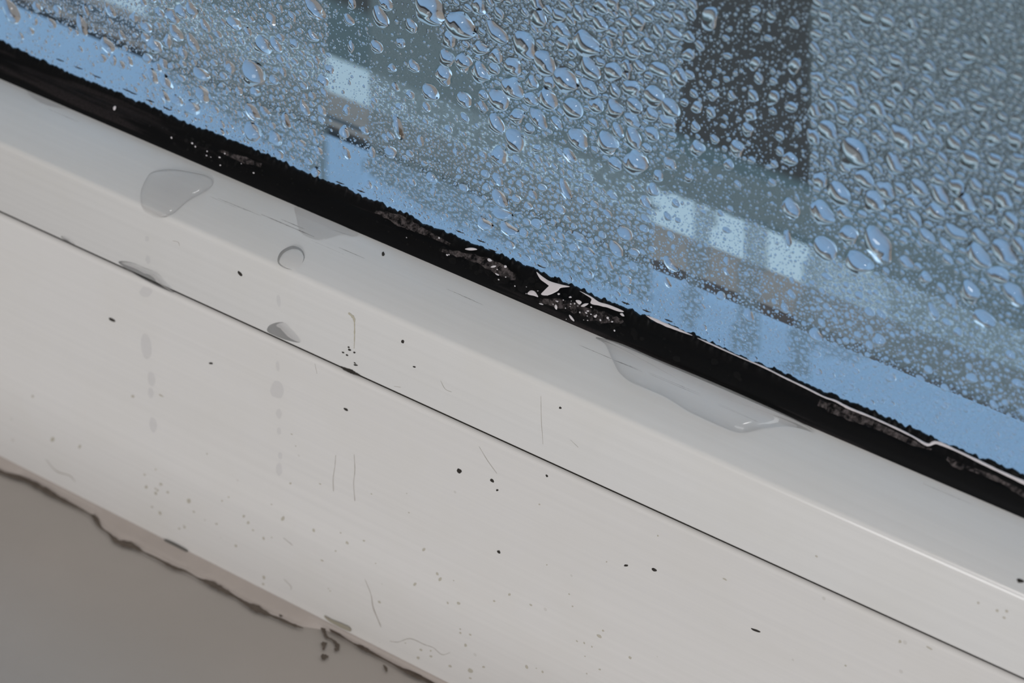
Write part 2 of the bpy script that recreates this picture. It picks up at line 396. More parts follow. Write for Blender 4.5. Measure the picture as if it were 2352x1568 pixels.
for pts in ([(590, 1366, 3), (612, 1362, 4), (628, 1372, 6), (636, 1386, 7), (644, 1404, 10), (646, 1416, 8)], [(742, 1440, 9), (745, 1452, 8), (750, 1462, 5), (762, 1468, 5), (772, 1478, 8), (776, 1488, 9), (768, 1492, 6)], [(738, 1480, 9), (745, 1478, 12), (742, 1492, 4)], [(738, 1510, 8), (746, 1507, 12), (754, 1508, 5)], [(880, 1526, 2), (886, 1534, 6), (888, 1542, 2)]):
    rib('crack_branch', pts, 'sill', M_CRACK, bpy_trim, 0.0004, 0.4)
link('mould_gap', smooth_mesh(blobdome([(376, 1238), (400, 1247), (430, 1264), (424, 1268), (404, 1267), (390, 1256)], 'face', 0.00004, 0.0003, 2, 3)), simple('gap_grey', (0.12, 0.115, 0.105), 0.8), bpy_trim, label='dark triangular gap where caulk has pulled away')
link('mould_stain', smooth_mesh(blobdome([(744, 1413), (760, 1422), (785, 1432), (803, 1441), (804, 1450), (780, 1440), (752, 1424)], 'face', 0.00004, 0.0003, 2, 3)), simple('stain_olive', (0.36, 0.33, 0.26), 0.8), bpy_trim)

# ------------------------------------------------------------------ dirt on the plastic
def ell(cx, cy, a, b, ang, n=9, j=0.2):
    t = math.radians(ang); out = []
    for i in range(n):
        q = 2 * math.pi * i / n; r = 1 + random.uniform(-j, j)
        x, y = a * math.cos(q) * r, b * math.sin(q) * r
        out.append((cx + x * math.cos(t) - y * math.sin(t), cy + x * math.sin(t) + y * math.cos(t)))
    return out
def face_of(x, y): return 'slope' if y < 333 + (333 + 4670) / 11300 * x else 'face'
SPECK = [  # x, y, a, b, angle, where
    (551, 628, 6.5, 3.2, 50, 'black oblong speck on the white bead left of the two long drips'),
    (257, 734, 8, 3, 25, 'black comma shaped speck on the frame rail, far left'),
    (1055, 1081, 6, 4.2, 50, 'round black speck on the frame rail, largest near its middle'),
    (795, 940, 6, 2.6, 35, 'small black fleck on the frame rail under the sooty groove spot'),
    (1130, 1103, 5.5, 3, 50, 'brown ring shaped speck right of the round black speck'),
    (1142, 1125, 2.6, 2.2, 0, 'tiny dark dot just under the brown ring shaped speck'),
    (925, 784, 4.2, 3, 60, 'dark dot on the bead face above the groove'),
    (880, 583, 3.4, 5.0, 10, 'small black crumb on the sloping bead just below the seal'),
    (1287, 936, 2.8, 2.4, 30, 'tiny dark dot on the bead face below the large puddle'),
    (1256, 1092, 3.6, 1.8, 50, 'tiny brown fleck just under the groove near the middle'),
    (1146, 1267, 4.6, 3.2, 50, 'tan speck with dark tip low on the frame rail'),
    (1438, 1298, 5, 2.4, 0, 'small dark crumb on the lower right frame rail'),
    (1503, 1308, 7, 3.4, 25, 'brownish crumb right of the small dark crumb'),
    (1736, 1447, 11, 2.2, 22, 'faint grey smear on the frame rail near the bottom right'),
    (2344, 1334, 9, 5, 10, 'black spot on the sloping bead at the far right edge'),
    (803, 803, 3.6, 2.2, 30, 'darkest of the cluster of black specks above the groove'),
    (485, 834, 5, 2.0, 15, 'short grey fleck on the frame rail between the drip trails'),
    (817, 838, 5, 1.8, 10, 'short black dash on the bead just above the sooty groove spot'),
    (952, 842, 3.6, 1.4, 25, 'thin dark dash on the bead right of the speck cluster')]
for x, y, a, b, an, lab in SPECK:
    link('dirt_speck', smooth_mesh(blobdome(ell(x, y, a, b, an), face_of(x, y), 0.00016, 0.0, 2, 3)), M_DIRT_REFL, label=lab, category='dirt speck', group='dirt specks on the window frame')
for x, y, a, b in ((788, 809, 3, 1.6), (814, 809, 3, 1.8), (797, 815, 3, 1.4), (801, 797, 2.4, 1.4), (815, 833, 3, 1)):
    link('dirt_speck', smooth_mesh(blobdome(ell(x, y, a, b, 30), face_of(x, y), 0.00014, 0.0, 2, 3)), M_DIRT_REFL, label='one of the tiny black specks clustered on the bead above the groove', category='dirt speck', group='specks clustered above the groove')
fr_o = bpy.data.objects['frame_rail']; bead_o = bpy.data.objects['glazing_bead']
faint = []
FA = [(305, 910, 5, 5), (121, 1009, 6, 8), (183, 1025, 4, 8), (75, 910, 4, 4), (370, 908, 8, 3), (332, 1090, 4, 3), (336, 1118, 5, 6), (362, 1126, 4, 4), (385, 1130, 4, 4), (434, 1150, 6, 8), (735, 1111, 4, 2.4), (667, 1110, 3.5, 3.5), (670, 997, 3.5, 2), (679, 1024, 2, 2), (853, 1134, 3, 2), (934, 1133, 2, 1.6), (939, 1177, 3, 2),
      (973, 1262, 4, 7), (953, 1341, 4, 7), (1011, 1330, 5, 8), (1042, 1333, 2, 2), (1219, 1389, 5, 3), (1307, 1364, 3, 2), (1315, 1392, 3, 3), (1385, 1448, 4, 3), (1377, 1461, 9, 5), (1447, 1510, 5, 5), (1325, 1472, 4, 2), (1135, 1380, 4, 3), (1170, 1365, 3.5, 4.5), (1080, 1457, 4, 3), (960, 1510, 5, 5), (990, 1507, 5, 4), (989, 1494, 3, 3), (1080, 1540, 9, 8), (1080, 1557, 4, 3), (740, 1287, 5, 3),
      (1875, 1277, 5, 3), (2290, 1402, 5, 5), (2312, 1403, 5, 5), (2306, 1418, 5, 4), (2247, 1384, 4, 4), (2067, 1473, 5, 6), (2135, 1488, 12, 3), (1942, 1528, 4, 3), (1665, 1330, 7, 3), (1511, 1230, 3, 3), (1239, 1158, 3, 2.5), (1393, 1290, 2.5, 2.5), (1256, 1297, 2.5, 2.5), (650, 1190, 5, 9), (424, 1210, 4, 4), (445, 1175, 4, 3), (560, 1185, 4, 5), (570, 1200, 4, 5), (510, 1150, 3, 3)]
for x, y, a, b in FA: faint.append(blobdome(ell(x, y, a * 0.75, b * 0.62, 30, 8), 'face', 0.00003, 0.00002, 1, 2))
for _ in range(60):
    x = random.uniform(330, 1500); y = rowx(1055, x) - random.uniform(20, 260)
    r = random.uniform(1.2, 3.2); faint.append(blobdome(ell(x, y, r * 1.5, r, random.uniform(10, 70), 7), 'face', 0.00002, 0.00002, 1, 1))
link('faint_stain', smooth_mesh(merge(faint)), M_STAIN, fr_o, kind='stuff', label='faint brownish spots spattered over the frame rail')
lines = [([(813, 1043, .8), (815, 1080, 1.4), (812, 1110, 1.2), (815, 1150, 1.4)], 'face'), ([(771, 1045, 1.2), (769, 1070, 1.0), (765, 1100, 1.4), (766, 1128, 1.2)], 'face'), ([(1100, 1025, .6), (1120, 1058, 1.1), (1141, 1087, .9)], 'face'),
         ([(838, 1330, .8), (852, 1365, 1.4), (857, 1395, 2.2), (872, 1432, 1.8), (875, 1440, .8)], 'face'), ([(895, 1472, .8), (915, 1474, 1.2), (942, 1466, 1.2), (975, 1480, 1.2), (995, 1487, 1), (1015, 1503, 1.2), (1034, 1498, .8)], 'face'),
         ([(105, 1055, .8), (130, 1082, 1.6), (160, 1092, 1.5), (172, 1106, 1.2)], 'face'), ([(1012, 874, .6), (1022, 893, .8), (1037, 900, .7)], 'face'), ([(1242, 910, .6), (1243, 960, .9), (1247, 1020, .6)], 'face'), ([(1310, 1010, .4), (1328, 1027, .6)], 'face'),
         ([(396, 553, .6), (409, 556, 1), (412, 565, .6)], 'face'), ([(905, 887, .6), (920, 889, .8)], 'face'), ([(652, 1330, .8), (668, 1346, 1.4), (668, 1354, .8)], 'face'), ([(651, 1235, 1), (672, 1252, 1.2)], 'face'), ([(723, 835, .5), (728, 858, .7)], 'face')]
link('fine_scratch', smooth_mesh(merge([ribbon(p, s, 0.00003, 4, 0.3, 0.00002) for p, s in lines])), M_FAINT, fr_o, label='faint hairline marks on the frame rail')
drib = [(800, 718, 3), (812, 730, 5), (814, 745, 3), (814, 775, 2), (813, 800, 1.5)]
link('dirt_dribble', smooth_mesh(ribbon(drib, 'face', 0.00003, 5, 0.6)), simple('dribble', (0.5, 0.47, 0.38), 0.7), bead_o, label='thin tan dribble stain down the bead face')
def dash(x0, y0, x1, w):
    out = []; n = max(3, int((x1 - x0) / 14)); 
    for k in range(n + 1):
        x = x0 + (x1 - x0) * k / n; out.append((x, y0 + (x - x0) * 0.425, max(.25, w * (0.35 + 0.65 * math.sin(math.pi * k / n)) * random.uniform(.6, 1.2))))
    return out
sc = [dash(*q) for q in ((448, 457, 540, 1.0), (535, 494, 640, 0.9), (480, 450, 545, .7), (520, 462, 600, .8), (500, 455, 570, .9), (600, 492, 722, 1.5), (645, 503, 700, 1.0), (560, 497, 724, 1.2), (715, 552, 790, .6), (778, 568, 838, 1.1), (1025, 663, 1090, .8), (1060, 679, 1110, .5), (1330, 792, 1420, .8), (1410, 826, 1475, 1.0), (1490, 858, 1610, .7), (90, 300, 130, 1.0), (700, 590, 800, .4), (820, 636, 960, .4), (1650, 930, 1740, .4), (2120, 1110, 2230, .4), (110, 250, 180, .5))]
for p in sc: link('scratch', smooth_mesh(ribbon(p, 'slope', 0.00002, 5, 0.5, 0.00002)), M_SCR, bead_o)
rib('sooty_spot', [(781, 841, 2), (792, 847, 6), (805, 852, 9), (815, 857, 6), (826, 861, 2)], 'face', M_DIRT_REFL, fr_o, 0.00004, 0.3, label='sooty black blot in the groove')

# ------------------------------------------------------------------ water lying on the frame
PUD = [
 ('slope', 0.0012, [(352, 396), (336, 412), (323, 445), (328, 480), (348, 495), (372, 500), (400, 490), (425, 468), (450, 452), (478, 436), (490, 420), (480, 406), (440, 396), (395, 390)], 'rounded puddle on the sloping bead at the left with one bright glint'),
 ('slope', 0.0003, [(680, 474), (681, 500), (688, 530), (708, 544), (735, 551), (765, 544), (788, 537), (812, 543), (822, 536), (785, 517), (735, 496)], 'thin flat puddle running out from under the seal, left of the small oval drop'),
 ('slope', 0.0009, [(638, 603), (645, 580), (672, 566), (693, 573), (700, 590), (692, 608), (678, 619), (655, 616)], 'small oval drop on the nose of the bead below the thin puddle'),
 ('slope', 0.0022, [(1368, 776), (1390, 790), (1404, 820), (1420, 852), (1445, 875), (1480, 891), (1530, 913), (1580, 944), (1630, 968), (1680, 989), (1710, 994), (1750, 985), (1800, 979), (1835, 983), (1868, 993), (1862, 984), (1800, 953), (1650, 886), (1500, 824), (1420, 789)], 'largest puddle, long and clear, spilling from the seal onto the bead'),
 ('slope', 0.0002, [(60, 204), (72, 222), (100, 238), (130, 246), (162, 250), (140, 238), (100, 221)], 'faint water film at the foot of the seal, far left'),
 ('face', 0.0005, [(272, 601), (300, 602), (330, 614), (362, 627), (380, 648), (395, 662), (400, 671), (380, 664), (340, 645), (300, 622)], 'long low drop sitting on the groove at the left'),
 ('face', 0.0005, [(614, 759), (622, 745), (650, 740), (672, 758), (690, 785), (662, 781), (635, 771)], 'drop caught on the groove where the line kinks'),
 ('face', 0.0002, [(140, 543), (155, 546), (172, 560), (160, 558)], 'tiny drop on the groove nearest the left edge')]
for s, h, ol, lab in PUD:
    link('water_puddle', smooth_mesh(blobdome(ol, s, h, 0.00001, 4, 6)), M_PUDDLE, label=lab, category='puddle', group='water lying on the frame')
DRIP = [(335, 670, 14, 12, 1), (340, 596, 5, 10, 1), (338, 548, 4, 6, 1), (336, 795, 11, 30, 1), (348, 870, 8, 16, 1), (347, 902, 6, 12, 1), (352, 975, 8, 17, 1),
        (638, 840, 4, 11, 2), (637, 895, 15, 20, 2), (641, 950, 6, 11, 2), (641, 990, 4.5, 8, 2), (644, 1046, 4.5, 8, 2), (641, 1077, 7, 15, 2), (640, 690, 4, 14, 2)]
ORD = ['topmost', 'second', 'third', 'fourth', 'fifth', 'sixth', 'lowest']
for w in (1, 2):
    lst = sorted([q for q in DRIP if q[4] == w], key=lambda q: q[1])
    for r_, (x, y, a, b, _w) in enumerate(lst):
        side = 'left' if w == 1 else 'right'
        link('water_drip', smooth_mesh(blobdome(ell(x, y, a, b, -6, 10, 0.1), 'face', 0.0002, 0.00001, 3, 4)), M_PUD, category='water drip',
             label='clear drip on the white frame, %s in the %s hand trail' % (ORD[r_], side), group='drips in the %s trail' % side)

# ------------------------------------------------------------------ water, painted glints and grey film on the seal
gask = bpy.data.objects['rubber_gasket']
scal = [([(1232, 624), (1245, 634), (1262, 645), (1285, 652), (1309, 658), (1288, 661), (1281, 668), (1262, 677), (1248, 678), (1243, 674), (1258, 667), (1262, 658), (1250, 648), (1240, 640)], 'white painted glint on the seal shaped like a torn flag'),
        ([(1331, 668), (1345, 674), (1360, 682), (1376, 693), (1400, 700), (1428, 712), (1432, 716), (1420, 715), (1395, 706), (1385, 704), (1374, 701), (1362, 699), (1356, 695), (1358, 686), (1345, 677)], 'long white painted glint on the seal right of the torn one'),
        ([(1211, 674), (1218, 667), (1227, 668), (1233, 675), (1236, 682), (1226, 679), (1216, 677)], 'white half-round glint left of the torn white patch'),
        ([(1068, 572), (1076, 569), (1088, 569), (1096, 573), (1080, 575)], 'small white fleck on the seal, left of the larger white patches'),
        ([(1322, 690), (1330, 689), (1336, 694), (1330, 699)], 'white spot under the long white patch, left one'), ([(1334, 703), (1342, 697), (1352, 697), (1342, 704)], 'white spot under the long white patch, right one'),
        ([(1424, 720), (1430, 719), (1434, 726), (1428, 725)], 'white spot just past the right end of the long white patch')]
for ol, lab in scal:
    link('glint_patch', smooth_mesh(blobdome(ol, 'gasket', 0.0001, 0.0013 if ol[0][0] != 1232 and ol[0][0] != 1331 else 0.0016, 2, 4)), M_GLINT, gask, label=lab)  # white patches painted for bright reflections in the water film
M_GFILM, n_, o_ = mat('grey_film')
a_ = ramp(n_, noise(n_, coords(n_), 900, 5, 0.75), [(0.42, (0, 0, 0)), (0.62, (1, 1, 1))])
t_ = N(n_, 'ShaderNodeBsdfTransparent'); d_ = N(n_, 'ShaderNodeBsdfPrincipled'); d_.inputs['Base Color'].default_value = (0.075, 0.062, 0.062, 1); d_.inputs['Roughness'].default_value = 0.6
x_ = N(n_, 'ShaderNodeMixShader'); L(n_, a_, x_.inputs[0]); L(n_, t_.outputs[0], x_.inputs[1]); L(n_, d_.outputs[0], x_.inputs[2]); L(n_, x_.outputs[0], o_.inputs[0])
for pts in ([(860, 486, 5), (885, 492, 16), (930, 512, 24), (980, 535, 14), (1035, 562, 8)], [(1880, 924, 16), (1930, 945, 22), (1985, 965, 20), (2040, 990, 14), (2100, 1018, 10), (2140, 1032, 4)], [(2175, 1052, 8), (2200, 1068, 14), (2240, 1080, 9), (2300, 1105, 10), (2360, 1140, 14)], [(1015, 575, 6), (1060, 585, 14), (1110, 600, 20), (1160, 625, 24), (1185, 640, 8)], [(1240, 690, 10), (1300, 700, 24), (1360, 722, 26), (1415, 735, 16), (1432, 738, 4)], [(505, 345, 5), (540, 360, 14), (600, 380, 9)]):
    rib('grey_film', pts, 'gasket', M_GFILM, gask, 0.0009, 0.3, 0.0001, label='patch of dull grey film on the wet seal')
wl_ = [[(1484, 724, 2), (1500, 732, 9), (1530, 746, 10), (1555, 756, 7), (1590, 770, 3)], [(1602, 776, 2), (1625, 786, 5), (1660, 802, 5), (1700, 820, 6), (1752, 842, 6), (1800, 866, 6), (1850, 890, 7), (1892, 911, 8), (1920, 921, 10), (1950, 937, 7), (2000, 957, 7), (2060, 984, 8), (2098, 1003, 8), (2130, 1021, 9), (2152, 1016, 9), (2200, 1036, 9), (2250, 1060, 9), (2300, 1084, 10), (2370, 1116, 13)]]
for p in wl_: rib('glint_line', [(x, y, w * random.uniform(.45, .85)) for x, y, w in p], 'gasket', M_GLINT, gask, 0.0017, 0.12, 0.0003, label='thin white painted glint of water along the top of the seal')  # white line painted for the reflection along the water's edge
beads = []
def gpos(x, v): return x, (99 + v * 81) + (99 + v * 81 + 4670) / 11300.0 * x
for _ in range(420):
    t = random.random()
    if t < 0.25: x = random.gauss(480, 45)
    elif t < 0.75: x = random.gauss(1290, 80)
    elif t < 0.85: x = random.gauss(1120, 60)
    else: x = random.uniform(250, 1700)
    v = random.gauss(0.55, 0.12)
    if not 0.25 < v < 0.85: continue
    px, py = gpos(x, v); r = random.choice((1.2, 1.5, 2, 2.5, 3.5)) if x < 1000 else random.choice((1.5, 2, 3, 4, 6, 9))
    beads.append(blobdome(ell(px, py, r, r * 0.8, 30, 7, 0.1), 'gasket', r * 0.00004, 0.0012, 2, 2))
link('condensation_beads', smooth_mesh(merge(beads)), M_PUD, kind='stuff', label='tiny clear beads of water scattered along the black seal', category='water')
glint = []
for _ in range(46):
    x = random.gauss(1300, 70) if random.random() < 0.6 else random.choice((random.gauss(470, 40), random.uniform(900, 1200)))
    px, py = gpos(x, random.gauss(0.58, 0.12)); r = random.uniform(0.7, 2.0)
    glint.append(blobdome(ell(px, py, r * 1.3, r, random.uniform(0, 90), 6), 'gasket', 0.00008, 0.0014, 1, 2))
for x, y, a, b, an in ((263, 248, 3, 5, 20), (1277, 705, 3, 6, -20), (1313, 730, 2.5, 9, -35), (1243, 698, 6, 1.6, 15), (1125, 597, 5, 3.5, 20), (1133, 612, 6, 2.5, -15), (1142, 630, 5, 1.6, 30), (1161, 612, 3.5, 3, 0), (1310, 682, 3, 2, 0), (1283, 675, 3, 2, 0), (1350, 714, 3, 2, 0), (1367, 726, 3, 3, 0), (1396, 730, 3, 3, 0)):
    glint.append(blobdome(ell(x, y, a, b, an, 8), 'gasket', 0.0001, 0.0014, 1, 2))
link('glint_specks', smooth_mesh(merge(glint)), M_GLINT, gask, kind='stuff', label='scattered white painted glints on the wet seal')  # white specks painted for highlights on the wet rubber
for x, y in ((137, 138), (180, 156), (222, 176), (305, 214), (385, 250), (780, 420), (828, 439), (1055, 532), (1105, 554), (1243, 612), (1436, 696), (1484, 714), (1535, 736), (290, 207), (345, 232), (1130, 575)):
    rib('edge_reflection', [(x - 9, y - 4, .8), (x - 2, y - 1, 3.2), (x + 6, y + 2, 2.6), (x + 11, y + 3, .6)], 'glass', M_DIRT_REFL, win, 0.00002, 0.2, label='tiny dark painted reflection on the glass just above the seal')  # dark dashes painted for reflections just above the seal

# ------------------------------------------------------------------ condensation on the pane
# traced drops: crop coordinates (origin + value / scale); (cx, cy, R, aspect = 1, angle = 0, ragged = default)
def T(ox, oy, s, L_): return [(ox + t[0] / s, oy + t[1] / s, t[2] / s) + tuple(t[3:]) for t in L_]
DG = -35.0; TALL = 88.0
TR = []
TR += T(0, 0, 3.92, [(110, 90, 135, .42, -48), (340, 60, 60), (520, 80, 55, .7, 10), (320, 190, 50, .5, 70), (475, 210, 55), (745, 220, 105, .34, -60), (1100, 310, 58, .35, -50), (690, 290, 30), (190, 320, 40), (280, 275, 45), (975, 400, 88, .5, DG), (1130, 430, 35), (1160, 540, 65, .5, -50), (1025, 540, 55, .6, TALL), (1100, 580, 40), (930, 520, 45), (725, 440, 35), (1000, 90, 90, .3, -45), (775, 90, 60, .35, -55), (1400, 400, 92, .6, DG), (1320, 240, 70, .6, DG), (1210, 150, 60), (1560, 140, 85, .6, DG), (1640, 100, 90, .5, DG), (1440, 110, 60), (1730, 90, 80, .6, DG), (1510, 370, 75, .6, TALL), (1590, 290, 90, .5, DG), (1850, 230, 72, .5, DG), (1740, 380, 90, .45, -50), (1700, 270, 50), (2110, 200, 85), (2070, 600, 70), (1820, 660, 110, .45, 0), (2290, 650, 135, .68, DG), (2300, 820, 72, .5, 0), (1740, 960, 90), (1600, 900, 70), (1490, 860, 60, .5, -50), (1830, 840, 80), (2280, 1000, 90, .5, DG), (2280, 1180, 110), (1500, 740, 80, .6, DG), (1380, 680, 80, .5, -50), (1330, 520, 55), (1480, 570, 60, .6, DG), (1545, 590, 50), (1650, 470, 70, .5, -60), (1420, 600, 60), (1310, 330, 50), (1640, 700, 45), (1930, 560, 45), (1860, 570, 40), (1790, 500, 40)])
TR += T(600, 0, 3.92, [(490, 70, 118, .5, DG), (90, 165, 65, .75, DG), (280, 145, 55, .6, -50), (465, 320, 72, .5, DG), (130, 400, 88, .5, -45), (300, 390, 55, .7, DG), (20, 400, 100, .7, DG), (795, 175, 60), (990, 220, 22), (1220, 195, 25), (825, 30, 55, .7, TALL), (810, 420, 65, .5, TALL), (1045, 415, 68, .8, DG), (1260, 385, 52, .8, DG), (815, 540, 20), (1080, 150, 112, .5, -48), (1130, 30, 72), (1355, 230, 72, .8, 0), (1555, 235, 78, .8, DG), (1530, 70, 165, .75, -10), (1805, 220, 155, .8, -12), (1700, 350, 88, .7, TALL), (1850, 370, 66, .6, DG), (2130, 290, 132, .42, DG), (1965, 60, 80), (1985, 285, 50, .5, DG), (1980, 430, 85, .7, 20), (1675, 520, 88, .7, DG), (1830, 550, 95, .62, -50), (1650, 670, 95, .72, DG), (2120, 500, 80), (2060, 600, 110, .55, DG), (1980, 650, 112, .6, -45), (2270, 590, 92), (2270, 790, 118, .7, DG), (2150, 890, 112, .8, DG), (2120, 1110, 98, .85, DG), (2290, 1260, 115, .75, DG), (2000, 960, 60, .6, -45), (2310, 1040, 85), (2150, 1390, 92, .9, DG), (1180, 610, 50), (1375, 590, 65, .75, DG), (1210, 780, 48, .5, -45), (1345, 850, 48, .7, DG), (1530, 825, 88, .7, DG), (1835, 890, 82, .65, -42), (1490, 960, 48, .8, DG), (1245, 960, 45), (1480, 1090, 32), (1240, 1140, 118, .26, -62), (1690, 1160, 48, .7, -10), (1835, 1060, 58, .5, -48), (1945, 1130, 30), (1435, 1265, 60, .6, TALL), (1750, 1370, 45, .7, TALL), (1790, 1530, 35), (2000, 1390, 42, .8, -50), (1340, 1380, 42, .7, DG), (1170, 1360, 68, .6, DG), (1000, 1370, 68, .45, TALL), (770, 1370, 60, .5, -55), (770, 990, 62, .55, 80), (750, 1190, 75, .65, TALL), (935, 1170, 45), (820, 690, 20), (795, 740, 26, .4, -60), (395, 970, 90, .36, -55), (230, 1080, 80, .36, -60), (620, 620, 55, .6, DG), (560, 720, 70, .6, DG), (500, 540, 45), (440, 580, 45), (570, 830, 45), (1020, 900, 35), (40, 1000, 60), (130, 1240, 80), (60, 1180, 80), (1120, 1240, 50, .5, -55), (1170, 1220, 45, .6, DG), (190, 870, 35), (135, 630, 40), (470, 1190, 40), (545, 1080, 45, .6, DG), (550, 990, 55, .6, DG), (490, 1270, 40), (1870, 1300, 25), (1900, 1480, 24), (1560, 940, 20), (1440, 510, 16)])
TR += T(1200, 0, 3.92, [(150, 160, 98), (330, 140, 72), (230, 90, 50), (510, 120, 82, .6, DG), (440, 170, 62, .5, -45), (130, 20, 80), (390, 30, 70), (540, 40, 60), (720, 50, 82, .6, DG), (660, 90, 40), (600, 130, 60), (820, 30, 75), (930, 100, 60), (820, 120, 45), (1040, 100, 62), (1120, 30, 80), (1350, 40, 55), (1460, 25, 50), (1540, 35, 55), (1140, 160, 52), (1220, 130, 45), (1300, 150, 60), (1420, 150, 70), (1530, 130, 50), (1690, 160, 112, .72, 75), (700, 215, 85, .75, -5), (900, 210, 70, .7, -10), (1045, 200, 80), (350, 265, 102, .6, -15), (580, 390, 152, .55, DG), (25, 400, 150, .55, -45), (370, 390, 75), (450, 480, 50), (680, 360, 40), (770, 380, 60), (810, 290, 60), (880, 370, 50, .6, TALL), (975, 330, 72), (1220, 280, 70, .9), (1365, 310, 80), (1500, 330, 60), (1125, 410, 82, .95), (1260, 430, 52, .7, TALL), (1340, 460, 45), (990, 470, 75), (880, 470, 50), (790, 470, 50), (1195, 520, 60), (1500, 490, 65), (210, 560, 122, .85, 0), (400, 710, 132, .62, -45), (615, 610, 128, .5, DG), (700, 560, 55), (820, 640, 98), (945, 590, 65), (1055, 600, 66, .8, -60), (1240, 620, 112, .55, 0), (1390, 570, 75, .7, 0), (935, 670, 50), (510, 670, 45), (90, 740, 72), (250, 740, 72), (600, 790, 98), (720, 790, 48), (835, 820, 75, .7, TALL), (985, 790, 96, .8, 0), (1180, 730, 80), (1310, 740, 60), (1420, 690, 88), (1510, 670, 50), (1190, 860, 112, .8, -15), (235, 880, 122, .55, -45), (80, 890, 76), (460, 975, 112, .92, 0, .02), (670, 950, 82), (835, 980, 98, .8, -10), (1015, 950, 92, .7, -10), (1160, 1030, 78), (1340, 970, 102), (1310, 1090, 86, .65, 0), (990, 1080, 92, .7, -10), (745, 1110, 52, .5, -50), (860, 1170, 88, .45, -50), (1000, 1240, 102, .7, -45), (510, 1240, 112, .6, -42), (150, 1060, 115, .45, -45), (310, 1100, 72, .5, DG), (770, 1280, 128, .7, -12), (430, 1390, 80, .45, DG), (840, 1470, 78, .6, DG), (1030, 1450, 128, .72, DG), (1330, 1470, 66, .75, DG), (1500, 1550, 55, .6, 0),
   (2100, 90, 50), (2240, 150, 56), (2110, 240, 50), (1835, 340, 42, .6, 0), (1870, 260, 30), (1600, 410, 52, .6, DG), (1850, 500, 52, .5, 0), (2095, 570, 72, .62, 75), (2130, 700, 56), (2260, 730, 40), (2080, 860, 62), (2260, 880, 82, .62, 70), (2060, 1030, 60, .8, DG), (2255, 1000, 48, .6, 0), (1720, 850, 56, .8, DG), (1545, 840, 48, .7, 0), (1460, 920, 46), (1575, 960, 58, .75, DG), (1700, 1010, 58, .6, -60), (1885, 860, 46), (1740, 740, 42, .7, 0), (1840, 710, 35), (1560, 1140, 52), (2030, 1160, 62, .75, DG), (1350, 1220, 48), (1735, 1250, 48, .6, DG), (1580, 1330, 78, .7, DG), (1935, 1330, 78, .68, -60), (1440, 1350, 30), (1860, 1480, 56), (2065, 1440, 45), (2270, 1475, 42), (2320, 1360, 45), (1770, 630, 30), (1680, 660, 30), (1920, 660, 30), (2215, 340, 45, .6, 0), (1480, 1230, 25), (2320, 1220, 52), (1810, 1130, 40, .4, 0), (1950, 1070, 28)])
TR += T(1800, 0, 3.92, [(95, 200, 56), (300, 310, 65, .7, 0), (280, 430, 62, .8), (400, 270, 45), (100, 590, 78, .7, 75), (70, 780, 55, .8, DG), (70, 960, 66, .65, 0), (130, 1140, 45), (60, 1430, 76), (310, 690, 72, .6, 0), (370, 850, 72), (590, 930, 88, .85), (430, 960, 72), (280, 1000, 72, .8, DG), (400, 1170, 102, .75, DG), (270, 1230, 86, .5, -50), (640, 1380, 155, .68, DG), (530, 1080, 76, .6, 0), (695, 1080, 72), (850, 980, 92, .6, DG), (960, 930, 66), (860, 1230, 82, .5, DG), (1070, 1230, 145, .42, DG), (1230, 1250, 76, .6, -60), (1530, 1300, 92), (1680, 1440, 108), (1320, 1370, 60), (1120, 1050, 60), (1030, 780, 72), (1160, 220, 66), (1280, 290, 50), (730, 400, 55), (1010, 550, 82, .6, DG), (1310, 600, 66, .7, DG), (1510, 660, 88, .6, 0), (840, 670, 72, .6, DG), (930, 640, 55), (630, 800, 82, .6, DG), (500, 830, 60, .7, 0), (1170, 830, 60), (1310, 850, 60), (1560, 940, 76, .6, DG), (1760, 980, 80), (1400, 970, 72), (1240, 940, 55), (1120, 930, 66, .6, DG), (1310, 1130, 72), (1450, 1150, 62), (1630, 1190, 72, .5, DG), (1820, 1130, 60), (1890, 1250, 72), (2080, 1260, 82, .7, DG), (1970, 1060, 60), (1900, 1450, 82), (2110, 1430, 72, .7, 0), (1550, 380, 45), (1240, 150, 50), (1590, 95, 45), (1000, 1470, 115, .45, DG), (1210, 1460, 72, .6, TALL), (1100, 1450, 50), (850, 1520, 60), (550, 1510, 60), (420, 1450, 60), (300, 1540, 60), (280, 1400, 50), (490, 220, 40), (1850, 230, 45), (1430, 660, 30)])
